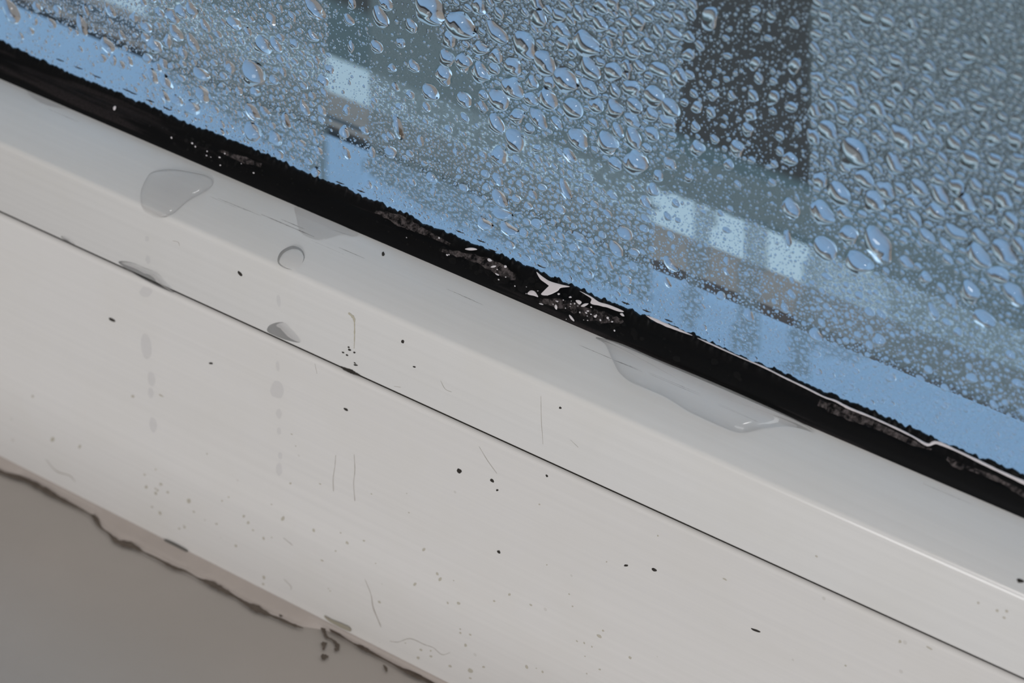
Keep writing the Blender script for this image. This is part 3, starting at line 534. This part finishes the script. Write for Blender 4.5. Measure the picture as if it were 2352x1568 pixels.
TR += T(1752, 400, 3.92, [(520, 50, 82), (690, 170, 128, .85), (260, 300, 112, .48, -42), (540, 340, 138, .55, DG), (735, 350, 82), (920, 40, 102, .75, 0), (1110, 140, 92), (1250, 130, 72), (1410, 120, 92, .65, DG), (1010, 240, 112, .65, DG), (840, 270, 50), (1230, 20, 72), (1580, 50, 72), (1750, 120, 88), (1600, 190, 102, .55, DG), (1360, 240, 78), (1200, 280, 50), (1215, 410, 66), (1370, 400, 86, .55, DG), (1560, 340, 102, .6, DG), (1820, 260, 112), (1920, 100, 78, .55, DG), (2030, 250, 82, .5, -55), (2170, 240, 92, .7, DG), (2310, 120, 76), (2230, 20, 80), (780, 540, 98, .85, 0), (1050, 620, 175, .5, -45), (230, 570, 95, .3, -70), (570, 660, 122, .7, DG), (870, 790, 155, .6, -5), (1300, 790, 76, .8), (1465, 930, 68, .7, DG), (580, 920, 62, .5, 0), (1110, 870, 42), (1230, 1040, 45), (1700, 1140, 78, .5, DG), (1870, 1060, 125, .55, -58), (2000, 1290, 118, .6, 0), (2270, 1070, 122, .55, DG), (1480, 560, 82), (1740, 520, 122, .5, -10), (1650, 640, 92, .4, DG), (1950, 730, 145, .45, DG), (1960, 560, 92, .5, DG), (2180, 700, 142, .5, DG), (2130, 900, 112, .7, 10), (2320, 640, 92), (1410, 630, 42), (480, 1440, 72, .65, -45), (1050, 1490, 72), (200, 1200, 50), (1070, 1260, 60, .5, DG), (1540, 1230, 92, .35, -50), (260, 1080, 55, .5, -45), (580, 1190, 45), (870, 1090, 50), (1360, 1430, 36), (1760, 1420, 52), (2060, 410, 62), (2230, 420, 92, .6, DG), (1950, 470, 62)])
TR += T(1200, 400, 3.92, [(390, 130, 105, .36, -60), (810, 190, 55), (970, 120, 48), (1175, 140, 76, .6, -45), (1110, 250, 68, .6, -50), (1385, 260, 52, .7, 0), (1310, 380, 48, .6, -45), (1500, 30, 56), (1225, 10, 62), (1780, 25, 35), (1940, 90, 45, .6, -55), (2250, 70, 42), (1430, 150, 28, .6, 0), (1870, 310, 36), (1785, 350, 36), (1840, 500, 42), (1340, 550, 48, .5, DG), (1360, 660, 38, .6, TALL), (1340, 800, 92, .3, DG), (850, 670, 88, .5, -45), (930, 530, 80, .7, -45), (515, 560, 82, .4, -12), (1010, 700, 54), (650, 270, 50), (770, 350, 48), (590, 30, 50), (180, 120, 50), (280, 430, 36), (190, 420, 30), (2040, 1260, 66, .6, -45), (1790, 1090, 48), (1310, 970, 60, .3, -45), (1465, 980, 48, .5, -50), (1835, 780, 48, .6, TALL), (1840, 870, 42, .4, -50), (720, 545, 45), (1000, 830, 60, .5, -60), (770, 800, 80, .4, -45), (600, 690, 70, .5, -10), (620, 600, 35)])
TR += T(600, 400, 3.92, [(1535, 30, 66, .6, DG), (1365, 70, 42), (1550, 160, 48, .6, TALL), (1825, 120, 52), (1960, 240, 52), (1940, 310, 36), (2130, 40, 72, .5, -50), (2150, 210, 92, .6, DG), (2300, 220, 52), (2030, 120, 52), (2095, 250, 86, .45, DG), (2170, 350, 112, .5, 0), (2020, 440, 85, .6, 0), (2240, 490, 112, .45, -10), (970, 95, 45), (2220, 150, 40), (2050, 80, 40)])
TR += T(1752, 800, 3.92, [(1660, 40, 40), (1490, 190, 50), (1300, 110, 40, .6, 0), (1160, 260, 50), (1420, 265, 50, .5, 0), (1640, 350, 44), (1350, 320, 36), (2230, 60, 55), (2090, 150, 45), (2290, 310, 55), (2080, 500, 50), (2030, 330, 45), (1820, 395, 30), (1860, 160, 40), (490, 50, 40), (1230, 480, 36), (1640, 510, 40), (1020, 140, 40), (800, 300, 40, .5, 0), (1100, 440, 36)])

def plane_pt(x, y):
    d = ray(x, y); t = -CAM[1] / d[1]; p = CAM + t * d; return p[0], p[2], t      # X, Z, depth
def inpoly(x, y, poly):
    c = False; j = len(poly) - 1
    for i in range(len(poly)):
        xi, yi = poly[i]; xj, yj = poly[j]
        if (yi > y) != (yj > y) and x < (xj - xi) * (y - yi) / (yj - yi) + xi: c = not c
        j = i
    return c
def row(i, x): return i + (i + 4670) / 11300.0 * x
# zones of the pane seen in the photograph: outline, mist, {drop radius px: chance}
def lev(big=0, mid=0, sm=0, ti=0, fi=0): return dict(big=big, mid=mid, sm=sm, ti=ti, fi=fi)
ZN = [
 ('dark', [(1592, -200), (1872, -200), (1866, 250), (1858, 440), (1700, 400), (1545, 350), (1560, 230)], .02, lev(0, 0, .02, .05, .07), 'drops in the clear patch with the dark view behind'),
 ('clear', [(757, -200), (985, -200), (990, 30), (1010, 120), (1085, 180), (1115, 250), (1105, 300), (1010, 275), (905, 215), (850, 160), (846, 330), (835, 410), (750, 480), (732, 360), (757, 250)], .0, lev(0, 0, 0, .03, .10), 'drops standing apart on the smooth left centre glass'),
 ('packed', [(985, -200), (1592, -200), (1560, 230), (1545, 350), (1480, 400), (1380, 360), (1290, 300), (1180, 330), (1120, 250), (1090, 150), (1010, 90)], .6, lev(.8, .9, 1, .9, .8), 'closely packed bulging drops left of the dark patch'),
 ('right', [(1872, -200), (2600, -200), (2600, 800), (2352, 700), (2230, 640), (2120, 560), (1990, 540), (1860, 450)], .65, lev(.25, 1, 1, 1, .6), 'crowded drops right of the dark patch'),
 ('beads', [(1085, 340), (1180, 330), (1290, 330), (1370, 420), (1430, 470), (1505, 470), (1500, 620), (1490, 690), (1330, 640), (1150, 560), (1090, 450)], 1.0, lev(0, .35, .9, 1, 1), 'small crowded drops in the lower middle of the pane'),
 ('left', [(330, -200), (757, -200), (750, 130), (748, 330), (735, 400), (640, 350), (520, 270), (400, 190), (330, 110)], 1.0, lev(0, .35, 1, 1, 1), 'small crowded drops at the upper left'),
 ('fine', [(846, 130), (960, 260), (1050, 320), (1085, 340), (1090, 450), (1130, 550), (980, 480), (880, 420), (838, 390)], .95, lev(0, 0, .06, .7, 1), 'small drops among the fine beads right of the clear stripe'),
 ('cols', [(1600, 470), (1642, 490), (1600, 760), (1560, 740)], .8, lev(0, 0, .1, 1, 1), 'small drops among the fine beads'),
 ('cols', [(1716, 500), (1762, 520), (1735, 830), (1680, 800)], .8, lev(0, 0, .1, 1, 1), 'small drops among the fine beads'),
 ('cols', [(1860, 560), (1890, 580), (1860, 880), (1800, 840)], .8, lev(0, 0, .2, 1, 1), 'small drops among the fine beads'),
 ('clumps', [(1890, 590), (2030, 640), (2060, 760), (1960, 840), (1860, 800)], .6, lev(0, .2, .6, .8, .8), 'drops on the lower right of the pane'),
 ('blocks', [(1490, 430), (1900, 560), (1960, 700), (1870, 780), (1480, 640)], .03, lev(0, 0, .01, .07, .16), 'drops over the pale and brown bands outdoors'),
]
NAMEZ = {'strip': 'drops on the blue strip above the seal', 'lower': 'drops on the lower right of the pane', 'mid': 'drops standing apart on the smooth grey middle', 'tl': 'drops at the far upper left corner'}
def zone(x, y):
    if x > 2440: y -= (x - 2440) * .44; x = 2440
    if x < -90: y += (-90 - x) * .42; x = -90
    if y < -100: y = -100
    for z in ZN:
        if inpoly(x, y, z[1]):
            m = z[2]
            if z[0] == 'clear': m = .12 if 745 < x < 848 else .95
            return z[0], m, z[3], z[4]
    a = row(-10, x)
    if y > a:   # blue strip above the seal
        k = (y - a) / (row(99, x) - a)
        if x < 330: return 'strip', .08, lev(0, 0, .03, .06, .1), NAMEZ['strip']
        if x < 735: return 'strip', .1, lev(0, .1, .5 * (1 - k * .7), .9 * (1 - k * .6), .8), NAMEZ['strip']
        if x < 860: return 'strip', .06, lev(0, 0, .02, .06, .1), NAMEZ['strip']
        if x < 1180: return 'strip', .1, lev(0, 0, .15, .7 * (1 - k * .5), 1 - k * .6), NAMEZ['strip']
        if x < 1500: return 'strip', .1, lev(0, .15, .4, .6 * (1 - k * .5), .6), NAMEZ['strip']
        col = math.sin(x / 20.0) > 0.2
        return 'strip', .12, lev(0, 0, .1 if x < 1900 else .4, .5 if col else .1, .8 if col else .2), NAMEZ['strip']
    if x < 330: return 'tl', .12, lev(0, 0, .12, .3, .5), NAMEZ['tl']
    if x > 1860: return 'lower', .9, lev(0, .04, .12, .3, .5), NAMEZ['lower']
    return 'mid', 1.0, lev(0, 0, .02, .10, .35), NAMEZ['mid']

class Grid:
    def __init__(s, c): s.c = c; s.d = {}
    def near(s, X, Z, R, gap, sep=1.0):
        c = s.c; i0, i1 = int((X - R - .003) // c), int((X + R + .003) // c); j0, j1 = int((Z - R - .003) // c), int((Z + R + .003) // c)
        for i in range(i0, i1 + 1):
            for j in range(j0, j1 + 1):
                for (x, z, r) in s.d.get((i, j), ()):
                    if (x - X) ** 2 + (z - Z) ** 2 < ((r + R) * sep + gap) ** 2: return True
        return False
    def add(s, X, Z, R): s.d.setdefault((int(X // s.c), int(Z // s.c)), []).append((X, Z, R))
grid = Grid(0.0012)
DROPS = []       # X, Z, R, aspect, angle, ragged, px, py, traced
def put(X, Z, R, asp, an, rg, x, y, tr):
    DROPS.append((X, Z, R, asp, an, rg, x, y, tr))
    if asp > 0.72: grid.add(X, Z, R * (asp + 1) / 2)
    else:          # a chain of circles stands for a long drop
        a = math.radians(an); n = 3
        for k in range(-n, n + 1):
            t = k / n; rr = R * asp * math.sqrt(max(0.05, 1 - t * t * .85))
            grid.add(X + math.cos(a) * R * t * .8, Z + math.sin(a) * R * t * .8, rr)
for t in sorted(TR, key=lambda t: -t[2]):
    x, y, r = t[:3]
    asp = t[3] if len(t) > 3 else random.uniform(.78, .98)
    an = t[4] if len(t) > 4 else random.uniform(-60, 60)
    rg = t[5] if len(t) > 5 else .12
    if len(t) > 4: asp = min(.96, asp * (1.4 if -66 < an < -25 else 1.12))     # traced widths are foreshortened
    X, Z, d = plane_pt(x, y); R = r * d / F * 0.98
    if Z - R < z_gt: continue
    if grid.near(X, Z, R * min(asp, .78), 0, .92): continue
    put(X, Z, R, asp, an, rg, x, y, 1)
def fill(r0, r1, n, key, gap, sep=1.0, bias=1.6):
    wide = key != 'fi'
    if wide: n = int(n * 1.86); xs = rng.uniform(-500, 2900, n); ys = rng.uniform(-450, 1300, n)
    else: xs = rng.uniform(-120, 2470, n); ys = rng.uniform(-110, 1090, n)
    for x, y in zip(xs, ys):
        if y > row(92, x): continue
        z = zone(x, y); p = z[2][key]
        if p <= 0 or random.random() > p: continue
        r = r0 + (r1 - r0) * random.random() ** bias
        if z[0] == 'right':       # drops grow from the top right corner towards the lower edge of the crowd
            g = min(1.25, max(.5, 1.15 - (x - 1872) / 900.0 + y / 1100.0)); r *= g
        X, Z, d = plane_pt(x, y); R = r * d / F
        if Z - R < z_gt - 0.0002 or grid.near(X, Z, R, gap, sep): continue
        put(X, Z, R, random.uniform(.7, .97), random.uniform(-70, 50), .10, x, y, 0)
fill(14, 22, 4000, 'big', 0.00005)
fill(8, 15, 22000, 'mid', 0.00004)
fill(5, 9, 60000, 'sm', 0.00003)
fill(2.8, 5, 260000, 'ti', 0.000015)
n_keep = len(DROPS)
fill(1.5, 2.7, 420000, 'fi', 0.00001)
print('drops', len(DROPS), 'coarse', n_keep)

def dome_template(seg, rings, th):
    """unit spherical cap with contact angle th: list of (rho, height) per ring"""
    out = []
    for k in range(rings):
        f = 1 - k / rings
        f = f ** 0.8 if k else 1.0
        ph = th * f; out.append((math.sin(ph) / math.sin(th), (math.cos(ph) - math.cos(th)) / math.sin(th)))
    return out
EPS = 0.00003
def one_drop(R, asp, an, rg, seg, rings, th):
    """mesh of a single drop, base in the XZ plane around its own origin, bulging to -Y"""
    h = [(rg * random.uniform(.4, 1.1) / (k ** .35), random.uniform(0, 6.28), k + 1) for k in range(1, 4)]
    pr = dome_template(seg, rings, th); V = []; Fc = []
    a = math.radians(an); ca, sa = math.cos(a), math.sin(a); hh = R * (asp * .62 + .38)
    out = []
    for i in range(seg):
        q = 2 * math.pi * i / seg; w = 1 + sum(A * math.cos(k * q + s) for A, s, k in h)
        u, v = math.cos(q) * w * R, math.sin(q) * w * R * asp
        out.append((u * ca - v * sa, u * sa + v * ca))
    sag = -0.24 * R      # water hangs a little towards the bottom
    for rho, ht in pr:
        for (u, v) in out: V.append((u * rho, -ht * hh, v * rho + sag * ht))
    V.append((0, -pr_apex(th) * hh, sag * pr_apex(th)))
    for r in range(rings - 1):
        for i in range(seg):
            p = r * seg + i; q = r * seg + (i + 1) % seg; Fc.append((p, q, q + seg, p + seg))
    t = (rings - 1) * seg
    for i in range(seg): Fc.append((t + i, t + (i + 1) % seg, len(V) - 1))
    b = len(V)
    for (u, v) in out: V.append((u, 0.0, v))
    Fc.append(tuple(range(b + seg - 1, b - 1, -1)))
    return V, Fc
def pr_apex(th): return (1 - math.cos(th)) / math.sin(th)

order = sorted(range(len(DROPS)), key=lambda k: -DROPS[k][2] * (DROPS[k][3] ** .5) if -20 < DROPS[k][6] < 2372 and -20 < DROPS[k][7] < 1100 else 0)
IND = set(order[:300])
SPEC = {  # px of drops that can be told apart at sight -> label, short name
 (2020, 558): ('largest irregular drop on the lower right, longer than wide, slanting down right', 'the largest irregular drop'),
 (990, 18): ('broad drop cut by the top edge, widest on the left of the packed drops', 'the broad top edge drop'),
 (1060, 56): ('large rounded drop just below right of the broad drop at the top edge', 'the large rounded drop'),
 (584, 166): ('big lone oval drop among the small beads at the upper left', 'the lone oval drop'),
 (1317, 249): ('smooth round drop with an even outline at the foot of the packed drops', 'the smooth round drop'),
 (1631, 41): ('tall drop standing at the top left edge of the dark patch', 'the tall edge drop'),
 (1974, 601): ('wide lying drop at the lower right, under the largest irregular drop', 'the wide lying drop'),
 (1890, 487): ('large slanting oval drop just under the right end of the dark patch', 'the large slanting oval'),
 (28, 23): ('long pointed drop at the upper left corner slanting down to the right', 'the long corner drop'),
 (249, 102): ('narrow pale drop hanging just below the dark band at the upper left', 'the narrow pale drop'),
 (916, 291): ('thin worm-like drop slanting down on the smooth glass left of centre', 'the worm-like drop'),
 (1141, 355): ('round drop low in the middle, lowest of the three big ones together', 'the lowest big round drop'),
 (1963, 352): ('largest drop in the crowd right of the dark patch', 'the largest crowd drop'),
 (2262, 729): ('cup shaped drop low at the far right, standing alone', 'the cup shaped drop'),
 (2229, 670): ('tall slanting drop just above the cup shaped one at the far right', 'the tall right drop'),
 (1818, 475): ('slim slanting drop below the dark patch', 'the slim slanting drop'),
 (1811, 545): ('very thin upright drop above the pale bands at the lower right', 'the thin upright drop'),
 (464, 168): ('flat lying drop left of the lone oval drop at the upper left', 'the flat lying drop'),
 (1348, 99): ('large slanted oval drop near the top middle of the packed drops', 'the large slanted drop'),
 (1417, 571): ('oval drop low in the middle, largest just above the blue strip', 'the low middle oval'),
 (791, 304): ('upright drop inside the dark block left of centre', 'the dark block drop'),
 (2073, 314): ('long slanting drop in the crowd right of the dark patch', 'the long crowd drop'),
 (2185, 168): ('wide bean shaped drop in the upper part of the right hand crowd', 'the bean shaped drop'),
 (2229, 367): ('large round drop in the crowd near the right edge', 'the large right edge drop'),
 (2249, 586): ('long slanting drop along the lower edge of the right hand crowd', 'the long lower edge drop'),
 (1504, 219): ('large round-bellied drop near the lower right of the packed drops', 'the round-bellied drop'),
 (1302, 181): ('long slanting drop in the lower left of the packed drops', 'the long packed drop'),
 (738, 18): ('long slanting drop cut by the top edge on the misty left glass', 'the long top edge drop'),
 (357, 102): ('oval drop at the right end of the dark band, upper left', 'the dark band oval'),
 (1735, 145): ('tall drop in the middle of the dark patch', 'the middle dark patch drop'),
 (1694, 339): ('rounded drop low in the dark patch, right half', 'the low dark patch drop')}
DNAME = ['right of', 'down right of', 'below', 'down left of', 'left of', 'up left of', 'above', 'up right of']
RANK = ['nearest', 'second', 'third', 'fourth', 'fifth', 'sixth', 'seventh', 'eighth', 'ninth', 'tenth', 'eleventh', 'twelfth', 'thirteenth', 'fourteenth', 'fifteenth', 'sixteenth']
LAB = {}; owner = {}
for key, (lab, short) in SPEC.items():
    best = min((k for k in order[:300] if k not in owner), key=lambda k: (DROPS[k][6] - key[0]) ** 2 + (DROPS[k][7] - key[1]) ** 2)
    if math.hypot(DROPS[best][6] - key[0], DROPS[best][7] - key[1]) < 18: owner[best] = short; LAB[best] = lab
print('landmarks', len(owner), 'of', len(SPEC))
buckets = {}
for k in order[:300]:
    if k in owner: continue
    x, y = DROPS[k][6:8]
    o_ = min(owner, key=lambda q: (DROPS[q][6] - x) ** 2 + (DROPS[q][7] - y) ** 2)
    dx, dy = x - DROPS[o_][6], y - DROPS[o_][7]
    oc = int(round(math.degrees(math.atan2(dy, dx)) / 45)) % 8
    buckets.setdefault((o_, oc), []).append((math.hypot(dx, dy), k))
for (o_, oc), lst in buckets.items():
    for r_, (dd_, k) in enumerate(sorted(lst)):
        R, asp = DROPS[k][2], DROPS[k][3]; rp = R * F / 0.58
        size = 'large' if rp > 21 else ('middling' if rp > 14 else 'small'); shape = 'round' if asp > .78 else ('oval' if asp > .52 else 'slender')
        LAB[k] = '%s %s drop, %s one %s %s' % (size, shape, RANK[min(r_, 15)], DNAME[oc], owner[o_])
for k in order[:300]:
    X, Z, R, asp, an, rg, x, y, tr = DROPS[k]
    th = math.radians(random.uniform(72, 86))
    o = link('water_drop', smooth_mesh(one_drop(R, asp, an, rg * (1.0 if tr else .8), 44, 10, th)), M_WATER)
    o.location = (X, -EPS, Z)
    zn, g = zone(x, y)[0], zone(x, y)[3]
    lab = LAB[k]
    o['category'] = 'water drop'; o['group'] = g
    o['label'] = lab if lab else 'one of the ' + g
stuff = {'coarse': [], 'fine': []}
Vs = []; Ls = []; Lt = []; nv = 0; sm_ = []
def bulk(idx, seg, rings, name, label, th0, th1):
    n = len(idx)
    if not n: return
    D = np.array([DROPS[k][:6] for k in idx], float)
    q = np.arange(seg) * 2 * np.pi / seg
    w = np.ones((n, seg))
    for k in (2, 3, 4):
        w += (D[:, 5:6] * rng.uniform(.2, 1, (n, 1)) / (k - 1) ** .5) * np.cos(k * q[None, :] + rng.uniform(0, 6.28, (n, 1)))
    u = np.cos(q)[None] * w * D[:, 2:3]; v = np.sin(q)[None] * w * D[:, 2:3] * D[:, 3:4]
    a = np.radians(D[:, 4:5]); U = u * np.cos(a) - v * np.sin(a); V = u * np.sin(a) + v * np.cos(a)
    th = np.radians(rng.uniform(th0, th1, (n, 1))); hh = D[:, 2:3] * (D[:, 3:4] * .62 + .38)
    per = seg * (rings + 1) + 1; P = np.zeros((n, per, 3))
    for r in range(rings):
        f = (1 - r / rings) ** .8 if r else 1.0
        rho = np.sin(th * f) / np.sin(th); ht = (np.cos(th * f) - np.cos(th)) / np.sin(th)
        sl_ = slice(r * seg, (r + 1) * seg)
        P[:, sl_, 0] = U * rho; P[:, sl_, 2] = V * rho - .22 * D[:, 2:3] * ht; P[:, sl_, 1] = -(ht * hh)
    ap = (1 - np.cos(th)) / np.sin(th)
    P[:, rings * seg, 1:2] = -(ap * hh); P[:, rings * seg, 2:3] = -.22 * D[:, 2:3] * ap
    P[:, rings * seg + 1:, 0] = U; P[:, rings * seg + 1:, 2] = V
    P[:, :, 0] += D[:, 0:1]; P[:, :, 2] += D[:, 1:2]; P[:, :, 1] -= EPS
    loops = []; tot = []
    for r in range(rings - 1):
        for i in range(seg):
            p = r * seg + i; s2 = r * seg + (i + 1) % seg; loops += [p, s2, s2 + seg, p + seg]; tot.append(4)
    t = (rings - 1) * seg
    for i in range(seg): loops += [t + i, t + (i + 1) % seg, rings * seg]; tot.append(3)
    b = rings * seg + 1; loops += list(range(b + seg - 1, b - 1, -1)); tot.append(seg)
    loops = np.array(loops); tot = np.array(tot)
    LL = (loops[None] + (np.arange(n) * per)[:, None]).ravel(); TT = np.tile(tot, n)
    me = bpy.data.meshes.new(name); me.vertices.add(n * per); me.vertices.foreach_set('co', P.ravel())
    me.loops.add(len(LL)); me.loops.foreach_set('vertex_index', LL)
    me.polygons.add(len(TT)); st = np.concatenate([[0], np.cumsum(TT)[:-1]])
    me.polygons.foreach_set('loop_start', st); me.polygons.foreach_set('loop_total', TT)
    sm2 = np.tile(np.concatenate([np.ones(len(tot) - 1, bool), [False]]), n); me.polygons.foreach_set('use_smooth', sm2)
    me.update(calc_edges=True); me.validate()
    link(name, me, M_WATER, kind='stuff', category='condensation', label=label)
rest = [k for k in range(len(DROPS)) if k not in IND]
bulk([k for k in rest if k < n_keep], 18, 5, 'small_water_drops', 'countless small water drops crowding the misted pane', 70, 88)
bulk([k for k in rest if k >= n_keep], 9, 3, 'fine_condensation', 'finest beads of condensation between the drops', 60, 80)

# veil of mist too fine to show as beads
gx, gy = 870, 600
MX0, MX1, MY0, MY1 = -600, 3000, -560, 1380
xs = np.linspace(MX0, MX1, gx); ys = np.linspace(MY0, MY1, gy)
V = np.zeros((gx * gy, 3)); A = np.zeros(gx * gy)
dens = np.zeros((gy, gx))
for j in range(0, gy):
    for i in range(0, gx):
        X, Z, d = plane_pt(xs[i], ys[j]); V[j * gx + i] = (X, -0.000008, Z)
zc = {}
for j in range(0, gy, 4):
    for i in range(0, gx, 4):
        zc[(j, i)] = zone(xs[i], ys[j])[1]
for j in range(gy):
    for i in range(gx):
        j0, i0 = j // 4 * 4, i // 4 * 4; j1, i1 = min(j0 + 4, (gy - 1) // 4 * 4), min(i0 + 4, (gx - 1) // 4 * 4)
        fj, fi = (j - j0) / 4, (i - i0) / 4
        e_ = min(1, max(0, min(xs[i] - MX0, MX1 - xs[i], (ys[j] - MY0)) / 160.0))
        dens[j, i] = e_ * (zc[(j0, i0)] * (1 - fi) + zc[(j0, i1)] * fi) * (1 - fj) + (zc[(j1, i0)] * (1 - fi) + zc[(j1, i1)] * fi) * fj
for k in order[:12000]:          # no mist underneath a drop
    X, Z, R, asp, an, rg, x, y, tr = DROPS[k]
    dx = (MX1 - MX0) / (gx - 1); rpx = R * F / 0.58
    i0, i1 = int((x - rpx - MX0) / dx), int((x + rpx - MX0) / dx) + 1; dy = (MY1 - MY0) / (gy - 1)
    j0, j1 = int((y - rpx - MY0) / dy), int((y + rpx - MY0) / dy) + 1
    a = math.radians(an)
    for j in range(max(0, j0), min(gy, j1 + 1)):
        for i in range(max(0, i0), min(gx, i1 + 1)):
            p = V[j * gx + i]; u = (p[0] - X) * math.cos(a) + (p[2] - Z) * math.sin(a); v = -(p[0] - X) * math.sin(a) + (p[2] - Z) * math.cos(a)
            if (u / R) ** 2 + (v / (R * asp)) ** 2 < 1.0: dens[j, i] = 0
A = dens.ravel()
keep = V[:, 2] > z_gt - 0.0015
Fq = [(j * gx + i, j * gx + i + 1, (j + 1) * gx + i + 1, (j + 1) * gx + i) for j in range(gy - 1) for i in range(gx - 1) if keep[(j + 1) * gx + i] or keep[(j + 1) * gx + i + 1]]
me = mesh(V, Fq); at = me.attributes.new('mist', 'FLOAT', 'POINT'); at.data.foreach_set('value', A)
link('condensation_mist', me, M_MIST, kind='stuff', category='condensation', label='thin grey veil of mist on the pane between the drops')
